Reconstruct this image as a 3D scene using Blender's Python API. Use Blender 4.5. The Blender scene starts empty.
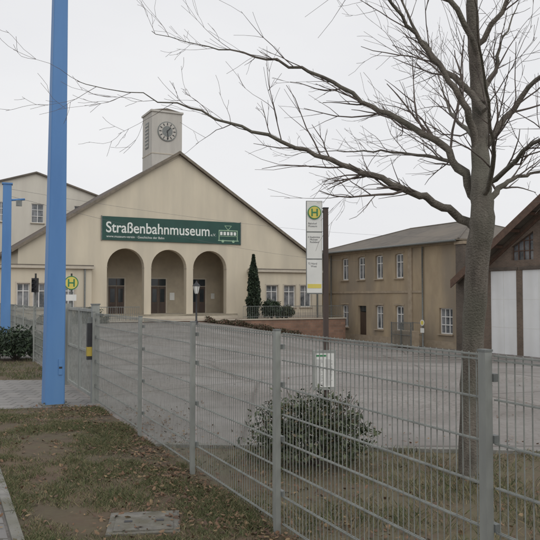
import bpy, math, random
from mathutils import Vector, Matrix, Euler, noise
R = random.Random(7)
sc = bpy.context.scene
COL = sc.collection

# ---------------------------------------------------------------- materials
def M(name, c1, c2=None, scale=3.0, rough=0.85, bump=0.0, stretch=(1,1,1), detail=6, metal=0.0, big=None, bscale=None, bst=(1,1,1), bamt=0.7):
    m = bpy.data.materials.new(name); m.use_nodes = True
    nt = m.node_tree; N = nt.nodes; L = nt.links
    b = N['Principled BSDF']; b.inputs['Roughness'].default_value = rough; b.inputs['Metallic'].default_value = metal
    if c2 is None:
        c2 = tuple(x*0.8 for x in c1)
    tc = N.new('ShaderNodeTexCoord'); mp = N.new('ShaderNodeMapping'); mp.inputs['Scale'].default_value = stretch
    L.new(tc.outputs['Object'], mp.inputs['Vector'])
    n = N.new('ShaderNodeTexNoise'); n.inputs['Scale'].default_value = scale; n.inputs['Detail'].default_value = detail
    n.inputs['Roughness'].default_value = 0.65
    L.new(mp.outputs[0], n.inputs['Vector'])
    r = N.new('ShaderNodeValToRGB'); r.color_ramp.elements[0].position = 0.35; r.color_ramp.elements[1].position = 0.68
    r.color_ramp.elements[0].color = (*c2, 1); r.color_ramp.elements[1].color = (*c1, 1)
    L.new(n.outputs['Fac'], r.inputs['Fac'])
    out = r.outputs['Color']
    if big is not None:
        mp2 = N.new('ShaderNodeMapping'); mp2.inputs['Scale'].default_value = bst; L.new(tc.outputs['Object'], mp2.inputs['Vector'])
        n2 = N.new('ShaderNodeTexNoise'); n2.inputs['Scale'].default_value = bscale or scale*0.15; n2.inputs['Detail'].default_value = 5
        L.new(mp2.outputs[0], n2.inputs['Vector'])
        r2 = N.new('ShaderNodeValToRGB'); r2.color_ramp.elements[0].position = 0.42; r2.color_ramp.elements[1].position = 0.64
        r2.color_ramp.elements[0].color = (0,0,0,1); r2.color_ramp.elements[1].color = (1,1,1,1)
        L.new(n2.outputs['Fac'], r2.inputs['Fac'])
        mx = N.new('ShaderNodeMixRGB'); L.new(out, mx.inputs['Color1']); mx.inputs['Color2'].default_value = (*big, 1)
        mm = N.new('ShaderNodeMath'); mm.operation = 'MULTIPLY'; mm.inputs[1].default_value = bamt
        L.new(r2.outputs['Color'], mm.inputs[0]); L.new(mm.outputs[0], mx.inputs['Fac'])
        out = mx.outputs['Color']
    L.new(out, b.inputs['Base Color'])
    if bump > 0:
        n3 = N.new('ShaderNodeTexNoise'); n3.inputs['Scale'].default_value = scale*6; n3.inputs['Detail'].default_value = 5
        L.new(tc.outputs['Object'], n3.inputs['Vector'])
        bp = N.new('ShaderNodeBump'); bp.inputs['Strength'].default_value = bump; bp.inputs['Distance'].default_value = 0.02
        L.new(n3.outputs['Fac'], bp.inputs['Height']); L.new(bp.outputs[0], b.inputs['Normal'])
    return m

def brickmat(name, c1, c2, mortar, bw=0.26, bh=0.085, horizontal=False, rough=0.9, ms=0.012):
    m = bpy.data.materials.new(name); m.use_nodes = True
    nt = m.node_tree; N = nt.nodes; L = nt.links
    b = N['Principled BSDF']; b.inputs['Roughness'].default_value = rough
    tc = N.new('ShaderNodeTexCoord'); sx = N.new('ShaderNodeSeparateXYZ'); cx = N.new('ShaderNodeCombineXYZ')
    L.new(tc.outputs['Object'], sx.inputs[0])
    if horizontal:
        L.new(sx.outputs['X'], cx.inputs['X']); L.new(sx.outputs['Y'], cx.inputs['Y'])
    else:
        ad = N.new('ShaderNodeMath'); L.new(sx.outputs['X'], ad.inputs[0]); L.new(sx.outputs['Y'], ad.inputs[1])
        L.new(ad.outputs[0], cx.inputs['X']); L.new(sx.outputs['Z'], cx.inputs['Y'])
    bt = N.new('ShaderNodeTexBrick'); bt.inputs['Scale'].default_value = 1; bt.inputs['Brick Width'].default_value = bw
    bt.inputs['Row Height'].default_value = bh; bt.inputs['Mortar Size'].default_value = ms
    bt.inputs['Color1'].default_value = (*c1,1); bt.inputs['Color2'].default_value = (*c2,1); bt.inputs['Mortar'].default_value = (*mortar,1)
    L.new(cx.outputs[0], bt.inputs['Vector'])
    n = N.new('ShaderNodeTexNoise'); n.inputs['Scale'].default_value = 0.35 if horizontal else 0.8; n.inputs['Detail'].default_value = 8
    n.inputs['Roughness'].default_value = 0.7
    L.new(tc.outputs['Object'], n.inputs['Vector'])
    r = N.new('ShaderNodeValToRGB'); r.color_ramp.elements[0].position = 0.3; r.color_ramp.elements[1].position = 0.7
    r.color_ramp.elements[0].color = (0.6,0.6,0.6,1); r.color_ramp.elements[1].color = (1.15,1.12,1.1,1)
    L.new(n.outputs['Fac'], r.inputs['Fac'])
    mx = N.new('ShaderNodeMixRGB'); mx.blend_type = 'MULTIPLY'; mx.inputs['Fac'].default_value = 1
    L.new(bt.outputs['Color'], mx.inputs['Color1']); L.new(r.outputs['Color'], mx.inputs['Color2'])
    L.new(mx.outputs['Color'], b.inputs['Base Color'])
    bp = N.new('ShaderNodeBump'); bp.inputs['Strength'].default_value = 0.4; bp.inputs['Distance'].default_value = 0.01; bp.invert = True
    L.new(bt.outputs['Fac'], bp.inputs['Height']); L.new(bp.outputs[0], b.inputs['Normal'])
    return m

m_cream = M('cream_render', (0.65,0.585,0.455), (0.585,0.525,0.41), 1.0, 0.9, 0.12, (1,1,0.25), big=(0.50,0.455,0.365), bscale=0.9, bst=(1,1,0.12), bamt=0.6)
m_cream2 = M('cream_render_pale', (0.66,0.63,0.55), (0.60,0.57,0.495), 1.0, 0.9, 0.1, (1,1,0.2), big=(0.52,0.49,0.43), bscale=0.8, bst=(1,1,0.12), bamt=0.5)
m_trim = M('stone_trim', (0.54,0.49,0.40), (0.46,0.415,0.34), 3, 0.85, 0.1)
m_tower = M('tower_render', (0.55,0.53,0.48), (0.46,0.44,0.40), 1.5, 0.9, 0.1, (1,1,0.15))
m_ochre = M('ochre_render', (0.44,0.35,0.235), (0.33,0.26,0.175), 0.9, 0.95, 0.25, (1,1,0.4), 9, big=(0.26,0.22,0.17), bscale=0.55, bst=(1,1,0.3), bamt=0.85)
m_ochre_trim = M('ochre_trim', (0.41,0.335,0.245), (0.31,0.25,0.18), 3, 0.9, 0.2)
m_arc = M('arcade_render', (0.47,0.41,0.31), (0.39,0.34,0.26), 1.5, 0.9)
m_roof = M('roof_tile_brown', (0.12,0.09,0.07), (0.07,0.055,0.045), 2.5, 0.8, 0.3)
m_roofg = M('roof_felt_grey', (0.17,0.15,0.125), (0.11,0.098,0.083), 1.2, 0.9, 0.2, (1,1,1), big=(0.20,0.17,0.135))
m_verge = M('verge_board', (0.22,0.185,0.14), (0.14,0.12,0.09), 3, 0.7)
m_white = M('white_paint', (0.78,0.78,0.76), (0.66,0.66,0.64), 2, 0.6)
m_panel = M('white_door_panel', (0.82,0.83,0.83), (0.75,0.76,0.765), 0.6, 0.6, big=(0.66,0.66,0.64), bscale=1.2, bst=(1,1,0.1), bamt=0.5)
m_glass = M('window_glass', (0.05,0.06,0.065), (0.02,0.025,0.03), 0.6, 0.08)
m_glassb = M('window_glass_curtain', (0.30,0.31,0.32), (0.06,0.07,0.08), 1.3, 0.12)
m_door = M('dark_wood', (0.095,0.063,0.045), (0.055,0.038,0.029), 5, 0.55, 0, (1,1,0.1))
m_banner = M('banner_green', (0.020,0.080,0.064), (0.014,0.060,0.048), 0.7, 0.6)
m_btext = M('banner_text_white', (0.75,0.78,0.74), (0.68,0.72,0.68), 2, 0.6)
m_blime = M('banner_print_pale_green', (0.38,0.52,0.36), (0.25,0.42,0.28), 4, 0.6)
m_blue = M('blue_pole_paint', (0.09,0.235,0.50), (0.072,0.195,0.435), 2.0, 0.55, 0.03, (1,1,0.2), big=(0.125,0.265,0.49), bscale=1.4, bst=(1,1,0.12), bamt=0.7)
m_galv = M('galvanised_steel', (0.30,0.315,0.29), (0.19,0.20,0.185), 12, 0.55, 0, metal=0.2)
m_post = M('fence_post_steel', (0.34,0.355,0.325), (0.24,0.25,0.235), 5, 0.55, 0, (1,1,0.3), metal=0.2)
m_galvd = M('dull_steel', (0.22,0.235,0.225), (0.14,0.15,0.145), 12, 0.5, 0, metal=0.3)
m_wire = M('wire_grey', (0.16,0.165,0.17), (0.12,0.12,0.125), 5, 0.6)
m_rail = M('rail_steel', (0.16,0.13,0.11), (0.10,0.08,0.07), 3, 0.5, metal=0.5)
m_dark = M('black_metal', (0.035,0.037,0.04), (0.022,0.022,0.025), 6, 0.5)
m_yellow = M('yellow_plastic', (0.60,0.46,0.08), (0.45,0.34,0.06), 5, 0.6)
m_signw = M('sign_white', (0.74,0.74,0.70), (0.64,0.645,0.61), 2, 0.5)
m_signy = M('sign_yellow', (0.72,0.60,0.13), (0.60,0.51,0.10), 2, 0.5)
m_signg = M('sign_green', (0.05,0.24,0.10), (0.03,0.18,0.07), 3, 0.5)
m_ink = M('sign_ink', (0.12,0.12,0.13), (0.2,0.2,0.21), 20, 0.6)
m_postw = M('brown_post', (0.09,0.063,0.052), (0.055,0.04,0.034), 6, 0.7, 0.1, (1,1,0.1))
m_bark = M('bark', (0.21,0.185,0.155), (0.09,0.078,0.065), 10, 0.95, 1.0, (1,1,0.22), 10, big=(0.13,0.13,0.10), bscale=1.6, bamt=0.6)
m_twig = M('twig_bark', (0.16,0.13,0.115), (0.095,0.078,0.068), 14, 0.9)
m_brick = brickmat('weathered_brick', (0.20,0.145,0.11), (0.155,0.115,0.09), (0.20,0.175,0.145))
m_brickd = brickmat('sooty_brick', (0.14,0.115,0.095), (0.105,0.088,0.073), (0.15,0.13,0.11))
m_stone = brickmat('terrace_brick', (0.31,0.185,0.13), (0.23,0.145,0.105), (0.24,0.19,0.15), 0.42, 0.2)
m_slab = brickmat('path_slabs', (0.30,0.29,0.275), (0.25,0.245,0.235), (0.15,0.145,0.13), 0.3, 0.3, True)
m_side = brickmat('sidewalk_slabs', (0.26,0.255,0.245), (0.22,0.215,0.21), (0.12,0.115,0.10), 0.35, 0.35, True)
m_kerb = M('kerb_stone', (0.28,0.27,0.25), (0.17,0.165,0.15), 8, 0.95, 0.3, big=(0.12,0.12,0.08), bscale=2)
m_timber = M('brown_timber', (0.15,0.09,0.062), (0.09,0.056,0.041), 4, 0.75)
m_cover = M('concrete_cover', (0.23,0.22,0.195), (0.13,0.125,0.11), 10, 0.95, 0.5, big=(0.11,0.10,0.065), bscale=6)
m_soil = M('lawn_soil', (0.105,0.09,0.05), (0.085,0.063,0.042), 3.5, 1.0, 0.6, detail=9, big=(0.13,0.085,0.055), bscale=0.9)
m_soil2 = M('verge_soil', (0.12,0.11,0.062), (0.115,0.085,0.056), 2.5, 1.0, 0.6, detail=9)
GR = [M('grass_a',(0.125,0.145,0.06),(0.09,0.11,0.045),9,0.75), M('grass_b',(0.17,0.175,0.08),(0.125,0.135,0.06),9,0.75),
      M('grass_c',(0.085,0.105,0.045),(0.065,0.08,0.034),9,0.75), M('grass_dry',(0.28,0.235,0.135),(0.20,0.165,0.095),9,0.8)]
LV = [M('leaf_a',(0.20,0.115,0.065),(0.13,0.078,0.047),30,0.8), M('leaf_b',(0.25,0.165,0.095),(0.18,0.115,0.068),30,0.8),
      M('leaf_c',(0.12,0.073,0.049),(0.085,0.055,0.038),30,0.8), M('leaf_d',(0.30,0.21,0.115),(0.2,0.14,0.077),30,0.8)]
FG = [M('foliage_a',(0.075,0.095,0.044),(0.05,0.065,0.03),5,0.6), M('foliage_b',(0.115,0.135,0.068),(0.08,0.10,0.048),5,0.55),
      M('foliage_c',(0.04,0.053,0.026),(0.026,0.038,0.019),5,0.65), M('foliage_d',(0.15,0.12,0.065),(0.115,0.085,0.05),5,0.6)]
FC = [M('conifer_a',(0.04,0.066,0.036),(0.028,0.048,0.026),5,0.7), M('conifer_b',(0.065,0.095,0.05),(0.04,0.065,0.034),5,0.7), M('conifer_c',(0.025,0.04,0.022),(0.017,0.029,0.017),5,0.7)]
FR = [M('hedge_red',(0.18,0.10,0.07),(0.12,0.07,0.05),5,0.7), M('hedge_brown',(0.16,0.12,0.08),(0.11,0.083,0.055),5,0.7), M('hedge_green',(0.075,0.082,0.04),(0.052,0.058,0.03),5,0.7)]

# ---------------------------------------------------------------- mesh builder
class MB:
    def __init__(s): s.v=[]; s.f=[]; s.mi=[]; s.mats=[]; s.sm=[]
    def _m(s,m):
        if m not in s.mats: s.mats.append(m)
        return s.mats.index(m)
    def box(s,x0,x1,y0,y1,z0,z1,m,T=None):
        P=[Vector(p) for p in ((x0,y0,z0),(x1,y0,z0),(x1,y1,z0),(x0,y1,z0),(x0,y0,z1),(x1,y0,z1),(x1,y1,z1),(x0,y1,z1))]
        if T is not None: P=[T@p for p in P]
        b=len(s.v); s.v+=P; k=s._m(m)
        for f in ((0,3,2,1),(4,5,6,7),(0,1,5,4),(1,2,6,5),(2,3,7,6),(3,0,4,7)):
            s.f.append(tuple(b+i for i in f)); s.mi.append(k); s.sm.append(False)
        return s
    def poly(s,pts,m):
        b=len(s.v); s.v+=[Vector(p) for p in pts]; s.f.append(tuple(range(b,b+len(pts)))); s.mi.append(s._m(m)); s.sm.append(False)
    def prism(s,prof,y0,y1,m):
        b=len(s.v); n=len(prof); k=s._m(m)
        s.v+=[Vector((p[0],y0,p[1])) for p in prof]+[Vector((p[0],y1,p[1])) for p in prof]
        s.f.append(tuple(b+i for i in range(n))); s.f.append(tuple(b+n+i for i in reversed(range(n))))
        for i in range(n):
            j=(i+1)%n; s.f.append((b+i,b+n+i,b+n+j,b+j))
        s.mi+= [k]*(n+2); s.sm += [False]*(n+2)
    def tube(s,pts,rads,m,n=8,cap=True,smooth=True):
        k=s._m(m); b=len(s.v); pts=[Vector(p) for p in pts]
        up=Vector((0.31,0.17,0.93))
        for i,p in enumerate(pts):
            if i==0: d=pts[1]-p
            elif i==len(pts)-1: d=p-pts[i-1]
            else: d=pts[i+1]-pts[i-1]
            d.normalize(); a=d.cross(up)
            if a.length<0.2: a=d.cross(Vector((1,0,0)))
            a.normalize(); c=d.cross(a)
            for j in range(n):
                t=2*math.pi*j/n; s.v.append(p+(a*math.cos(t)+c*math.sin(t))*rads[i])
        for i in range(len(pts)-1):
            for j in range(n):
                q=(j+1)%n; s.f.append((b+i*n+j,b+i*n+q,b+(i+1)*n+q,b+(i+1)*n+j)); s.mi.append(k); s.sm.append(smooth)
        if cap:
            s.f.append(tuple(b+j for j in range(n))); s.mi.append(k); s.sm.append(False)
            e=b+(len(pts)-1)*n; s.f.append(tuple(e+j for j in reversed(range(n)))); s.mi.append(k); s.sm.append(False)
    def disc(s,c,nrm,r,th,m,n=28):
        c=Vector(c); nrm=Vector(nrm).normalized(); s.tube([c-nrm*th/2,c+nrm*th/2],[r,r],m,n,True,False)
    def obj(s,name,parent=None):
        me=bpy.data.meshes.new(name); me.from_pydata([tuple(v) for v in s.v],[],s.f)
        for m in s.mats: me.materials.append(m)
        me.polygons.foreach_set('material_index',s.mi); me.polygons.foreach_set('use_smooth',s.sm); me.update()
        o=bpy.data.objects.new(name,me); COL.objects.link(o)
        if parent: o.parent=parent
        return o

def empty(name,loc=(0,0,0),rz=0):
    e=bpy.data.objects.new(name,None); COL.objects.link(e); e.location=loc; e.rotation_euler=(0,0,rz); e.empty_display_size=0.3
    return e

def wall(name,outline,holes,y0,th,mat,parent):
    cu=bpy.data.curves.new(name,'CURVE'); cu.dimensions='2D'; cu.fill_mode='BOTH'; cu.extrude=th/2
    for loop in [outline]+holes:
        sp=cu.splines.new('POLY'); sp.points.add(len(loop)-1)
        for i,p in enumerate(loop): sp.points[i].co=(p[0],p[1],0,1)
        sp.use_cyclic_u=True
    t=bpy.data.objects.new('tmp',cu); COL.objects.link(t)
    bpy.context.view_layer.update()
    me=bpy.data.meshes.new_from_object(t.evaluated_get(bpy.context.evaluated_depsgraph_get()))
    bpy.data.objects.remove(t)
    me.transform(Matrix.Translation((0,y0+th/2,0))@Matrix.Rotation(math.pi/2,4,'X'))
    me.materials.clear(); me.materials.append(mat)
    for p in me.polygons: p.use_smooth=False; p.material_index=0
    o=bpy.data.objects.new(name,me); COL.objects.link(o); o.parent=parent
    return o

def text(name,body,mat,parent,loc,rot,size=None,width=None,height=None,ext=0.004,align='LEFT',bold=0.0):
    cu=bpy.data.curves.new(name,'FONT'); cu.body=body; cu.extrude=ext; cu.align_x=align; cu.offset=bold; cu.size=1
    t=bpy.data.objects.new('tmp',cu); COL.objects.link(t); bpy.context.view_layer.update()
    me=bpy.data.meshes.new_from_object(t.evaluated_get(bpy.context.evaluated_depsgraph_get()))
    xs=[v.co.x for v in me.vertices]; ys=[v.co.y for v in me.vertices]; w=max(xs)-min(xs); h=max(ys)
    sx=(width/w) if width else size; sy=(height/h) if height else (size or sx)
    me.transform(Matrix.Diagonal((sx,sy,1,1)))
    bpy.data.objects.remove(t)
    me.materials.clear(); me.materials.append(mat)
    o=bpy.data.objects.new(name,me); COL.objects.link(o); o.parent=parent; o.location=loc; o.rotation_euler=rot
    return o

def rect(cx,z0,w,h): return [(cx-w/2,z0),(cx-w/2,z0+h),(cx+w/2,z0+h),(cx+w/2,z0)]
def arch(cx,z0,w,zt,n=16,rise=None):
    r=w/2; rise=rise or r; zs=zt-rise
    p=[(cx-r,z0)]+[(cx-r*math.cos(math.pi*i/n),zs+rise*math.sin(math.pi*i/n)) for i in range(n+1)]+[(cx+r,z0)]
    return p

def window(mb,cx,z0,w,h,yf,nx=2,bars=(0.68,),glass=None,frame=None,sill=True,sillm=None,fw=0.07):
    g=glass or m_glass; fr=frame or m_white
    mb.box(cx-w/2,cx+w/2,yf+0.06,yf+0.08,z0,z0+h,g)
    mb.box(cx-w/2,cx-w/2+fw,yf,yf+0.05,z0,z0+h,fr); mb.box(cx+w/2-fw,cx+w/2,yf,yf+0.05,z0,z0+h,fr)
    mb.box(cx-w/2+fw,cx+w/2-fw,yf,yf+0.05,z0,z0+fw,fr); mb.box(cx-w/2+fw,cx+w/2-fw,yf,yf+0.05,z0+h-fw,z0+h,fr)
    for i in range(1,nx):
        x=cx-w/2+w*i/nx; mb.box(x-fw*0.45,x+fw*0.45,yf+0.003,yf+0.053,z0+fw,z0+h-fw,fr)
    for b in bars:
        z=z0+h*b; mb.box(cx-w/2+fw,cx+w/2-fw,yf-0.006,yf+0.046,z-fw*0.4,z+fw*0.4,fr)
    if sill: mb.box(cx-w/2-0.1,cx+w/2+0.1,yf-0.28,yf-0.004,z0-0.09,z0-0.004,sillm or m_trim)

def sm(t): t=max(0,min(1,t)); return t*t*(3-2*t)
def gz(x,y): return -1.72*sm((x+6)/13)*sm((y-14)/28)

# ---------------------------------------------------------------- ground
def axis(lo,hi,st,far):
    a=[]; x=lo
    while x<=hi+1e-6: a.append(x); x+=st
    d=st; p=hi; q=lo; hiL=[]; loL=[]
    while p<far: d*=1.5; p+=d; q-=d; hiL.append(p); loL.append(q)
    return loL[::-1]+a+hiL
xs=axis(-40,40,1.0,1500); ys=axis(-10,80,1.0,1500)
gv=[(x,y,gz(x,y)) for y in ys for x in xs]; nx=len(xs)
gf=[(j*nx+i,j*nx+i+1,(j+1)*nx+i+1,(j+1)*nx+i) for j in range(len(ys)-1) for i in range(nx-1)]
def yardmat():
    m=bpy.data.materials.new('yard_paving'); m.use_nodes=True; nt=m.node_tree; N=nt.nodes; L=nt.links; b=N['Principled BSDF']; b.inputs['Roughness'].default_value=0.85
    tc=N.new('ShaderNodeTexCoord')
    def nz(s,d,ro=0.6):
        n=N.new('ShaderNodeTexNoise'); n.inputs['Scale'].default_value=s; n.inputs['Detail'].default_value=d; n.inputs['Roughness'].default_value=ro; L.new(tc.outputs['Object'],n.inputs['Vector']); return n
    def rp(src,p0,c0,p1,c1):
        r=N.new('ShaderNodeValToRGB'); r.color_ramp.elements[0].position=p0; r.color_ramp.elements[1].position=p1
        r.color_ramp.elements[0].color=(*c0,1); r.color_ramp.elements[1].color=(*c1,1); L.new(src,r.inputs['Fac']); return r.outputs['Color']
    vo=N.new('ShaderNodeTexVoronoi'); vo.inputs['Scale'].default_value=7; vo.feature='DISTANCE_TO_EDGE'; L.new(tc.outputs['Object'],vo.inputs['Vector'])
    cob=rp(vo.outputs['Distance'],0.0,(0.185,0.17,0.155),0.12,(0.255,0.238,0.222))
    n=nz(2.2,10,0.75); asp=rp(n.outputs['Fac'],0.3,(0.205,0.193,0.182),0.7,(0.28,0.266,0.252))
    n2=nz(0.16,5); fac=rp(n2.outputs['Fac'],0.44,(0,0,0),0.5,(1,1,1))
    mx=N.new('ShaderNodeMixRGB'); L.new(fac,mx.inputs['Fac']); L.new(cob,mx.inputs['Color1']); L.new(asp,mx.inputs['Color2'])
    n3=nz(0.45,7); st=rp(n3.outputs['Fac'],0.35,(0.72,0.69,0.66),0.65,(1.08,1.07,1.06))
    m2=N.new('ShaderNodeMixRGB'); m2.blend_type='MULTIPLY'; m2.inputs['Fac'].default_value=1; L.new(mx.outputs[0],m2.inputs['Color1']); L.new(st,m2.inputs['Color2'])
    v2=N.new('ShaderNodeTexVoronoi'); v2.inputs['Scale'].default_value=0.22; v2.feature='DISTANCE_TO_EDGE'
    n4=nz(1.2,4); vm=N.new('ShaderNodeMixRGB'); vm.inputs['Fac'].default_value=0.08; L.new(tc.outputs['Object'],vm.inputs['Color1']); L.new(n4.outputs['Color'],vm.inputs['Color2']); L.new(vm.outputs[0],v2.inputs['Vector'])
    cr=rp(v2.outputs['Distance'],0.002,(0.62,0.6,0.58),0.012,(1,1,1))
    m3=N.new('ShaderNodeMixRGB'); m3.blend_type='MULTIPLY'; m3.inputs['Fac'].default_value=1; L.new(m2.outputs[0],m3.inputs['Color1']); L.new(cr,m3.inputs['Color2'])
    L.new(m3.outputs[0],b.inputs['Base Color'])
    bp=N.new('ShaderNodeBump'); bp.inputs['Strength'].default_value=0.5; bp.inputs['Distance'].default_value=0.02; L.new(n.outputs['Fac'],bp.inputs['Height']); L.new(bp.outputs[0],b.inputs['Normal'])
    return m
me=bpy.data.meshes.new('ground'); me.from_pydata(gv,[],gf); me.materials.append(yardmat())
for p in me.polygons: p.use_smooth=True
COL.objects.link(bpy.data.objects.new('ground',me))

def FX(y): return 1.02-0.455*(y-3.34)
def SX(y): return -2.73-0.455*(y-7.28)
def sheet(name,pts,z,mat):
    mb=MB(); mb.poly([(p[0],p[1],z) for p in pts],mat); return mb.obj(name)
lawn=[(SX(-3),-3),(FX(-3),-3),(FX(11.6),11.6),(SX(11.2),11.2)]
sheet('grass_verge',lawn,0.004,m_soil)
inner=[(FX(-3),-3),(30,-3),(30,7.2),(4,8.0),(FX(8.5),8.5)]
sheet('planting_strip',inner,0.004,m_soil2)
lawn2=[(-26,15.2),(FX(15.2),15.2),(FX(20.5),20.5),(-26,20.0)]
sheet('far_lawn',lawn2,0.004,m_soil)
sheet('garden_path',[(SX(11.2),11.2),(FX(11.6),11.6),(FX(15.2),15.2),(-26,15.2),(-26,11.2)],0.008,m_slab)
sheet('sidewalk',[(SX(-3)-3.2,-3),(SX(-3)-0.08,-3),(SX(11.2)-0.08,11.2),(SX(11.2)-3.2,11.2)],0.012,m_side)
mb=MB()
y=-3.0
while y<11.1:
    a=Vector((SX(y),y,0)); b=Vector((SX(y+0.98),y+0.98,0)); d=(b-a).normalized(); ang=math.atan2(d.y,d.x)
    T=Matrix.Translation(a)@Matrix.Rotation(ang,4,'Z'); mb.box(0,1.07,-0.03,0.05,-0.1,0.035+R.uniform(-.004,.004),m_kerb,T); y+=0.985
mb.obj('edging_kerb')
mb=MB()
pts=[(FX(8.5),8.5),(4,8.0),(30,7.2)]
for a,b in zip(pts,pts[1:]):
    a=Vector((*a,0)); b=Vector((*b,0)); Ln=(b-a).length; ang=math.atan2((b-a).y,(b-a).x); k=0
    while k<Ln-0.5:
        T=Matrix.Translation(a)@Matrix.Rotation(ang,4,'Z'); mb.box(k,k+0.985,-0.05,0.05,-0.1,0.045+R.uniform(-.006,.006),m_kerb,T); k+=1.0
mb.obj('yard_kerb')
mb=MB(); T=Matrix.Translation((-0.97,5.62,0))@Matrix.Rotation(math.radians(8),4,'Z')
mb.box(-0.27,0.27,-0.27,0.27,-0.05,0.018,m_cover,T); mb.box(-0.22,0.22,-0.22,0.22,0.018,0.026,m_cover,T)
mb.box(-0.15,-0.09,-0.02,0.02,0.026,0.03,m_dark,T); mb.box(0.09,0.15,-0.02,0.02,0.026,0.03,m_dark,T)
mb.obj('manhole_cover')

def inside(p,poly):
    x,y=p; c=False; n=len(poly)
    for i in range(n):
        x1,y1=poly[i]; x2,y2=poly[(i+1)%n]
        if (y1>y)!=(y2>y) and x<(x2-x1)*(y-y1)/(y2-y1)+x1: c=not c
    return c
def blades(name,poly,n,h0,h1,w,wts,ylo,yhi,xlo,xhi,avoid=None):
    v=[];f=[];mi=[]; c=0; tries=0
    while c<n and tries<n*10:
        tries+=1
        t=R.random()**1.6; y=ylo+(yhi-ylo)*t; x=R.uniform(xlo,xhi)
        if not inside((x,y),poly): continue
        if avoid and avoid(x,y): continue
        nn=noise.noise((x*1.3,y*1.3,0.0))+0.5*noise.noise((x*4,y*4,3.0))
        if R.random()> 0.5+nn*1.5: continue
        h=R.uniform(h0,h1)*(1+0.6*nn); a=R.uniform(0,math.pi*2); dx=math.cos(a)*w; dy=math.sin(a)*w
        lx=R.gauss(0,h*0.7); ly=R.gauss(0,h*0.7); b=len(v)
        v+=[(x-dx,y-dy,0.003),(x+dx,y+dy,0.003),(x+lx*0.45+dx*.7,y+ly*0.45+dy*.7,h*0.6),(x+lx,y+ly,h),(x+lx*0.45-dx*.7,y+ly*0.45-dy*.7,h*0.6)]
        f.append((b,b+1,b+2,b+3,b+4))
        ww=list(wts)
        if nn<0.0: ww[3]*=2.5
        mi.append(R.choices(range(4),ww)[0]); c+=1
    me=bpy.data.meshes.new(name); me.from_pydata(v,[],f)
    for m in GR: me.materials.append(m)
    me.polygons.foreach_set('material_index',mi); me.update()
    COL.objects.link(bpy.data.objects.new(name,me))
av=lambda x,y: abs(x+0.97)<0.28 and abs(y-5.62)<0.28
blades('lawn_grass',lawn,60000,0.015,0.048,0.003,(3.5,3,2.5,2.8),4.2,11.5,-4.6,1.2,av)
blades('strip_grass',inner,30000,0.03,0.09,0.003,(2,2,2,3.8),2.5,8.6,-1.3,6.5)
blades('far_lawn_grass',lawn2,8000,0.03,0.07,0.006,(4,3,3,2),15.2,20.4,-13,-4)
def leaves(name,pos,size,mats,flat=0.35):
    v=[];f=[];mi=[]
    for (x,y,z) in pos:
        s=R.uniform(*size); E=Euler((R.gauss(0,flat),R.gauss(0,flat),R.uniform(0,6.3))).to_matrix(); c=Vector((x,y,z)); k=R.uniform(0.1,0.5)*s
        b=len(v)
        for p in ((-s,0,k),(-s*.3,-s*.55,0),(s*.5,-s*.45,0),(s,0,k*.7),(s*.5,s*.5,k*.6),(-s*.3,s*.55,k*.3)):
            v.append(tuple(c+E@Vector(p)))
        f+=[(b,b+1,b+2,b+3),(b,b+3,b+4,b+5)]; q=R.choices(range(4),(4,2,3,1))[0]; mi+=[q,q]
    me=bpy.data.meshes.new(name); me.from_pydata(v,[],f)
    for m in mats: me.materials.append(m)
    me.polygons.foreach_set('material_index',mi); me.update()
    o=bpy.data.objects.new(name,me); COL.objects.link(o); return o
pos=[]
while len(pos)<4600:
    y=4.0+7.6*R.random()**1.3; d=min(abs(R.gauss(0,0.55)),3.6) if R.random()<0.68 else R.uniform(0,3.6)
    x=FX(y)-d
    if R.random()<0.2: x=FX(y)+abs(R.gauss(0,0.6))
    if x<SX(y)-0.5: continue
    if noise.noise((x*1.1,y*1.1,9.0))<-0.12 and R.random()<0.8: continue
    pos.append((x,y,R.uniform(0.008,0.035)))
for i in range(1800):
    x=R.uniform(-1,7); y=R.uniform(2.6,9.0)
    if x>FX(y): pos.append((x,y,R.uniform(0.01,0.05)))
for i in range(350):
    x=R.uniform(-4,12); y=R.uniform(8.8,16)
    if x>FX(y): pos.append((x,y,0.012+gz(x,y)))
leaves('fallen_leaves',pos,(0.008,0.029),LV)

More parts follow.
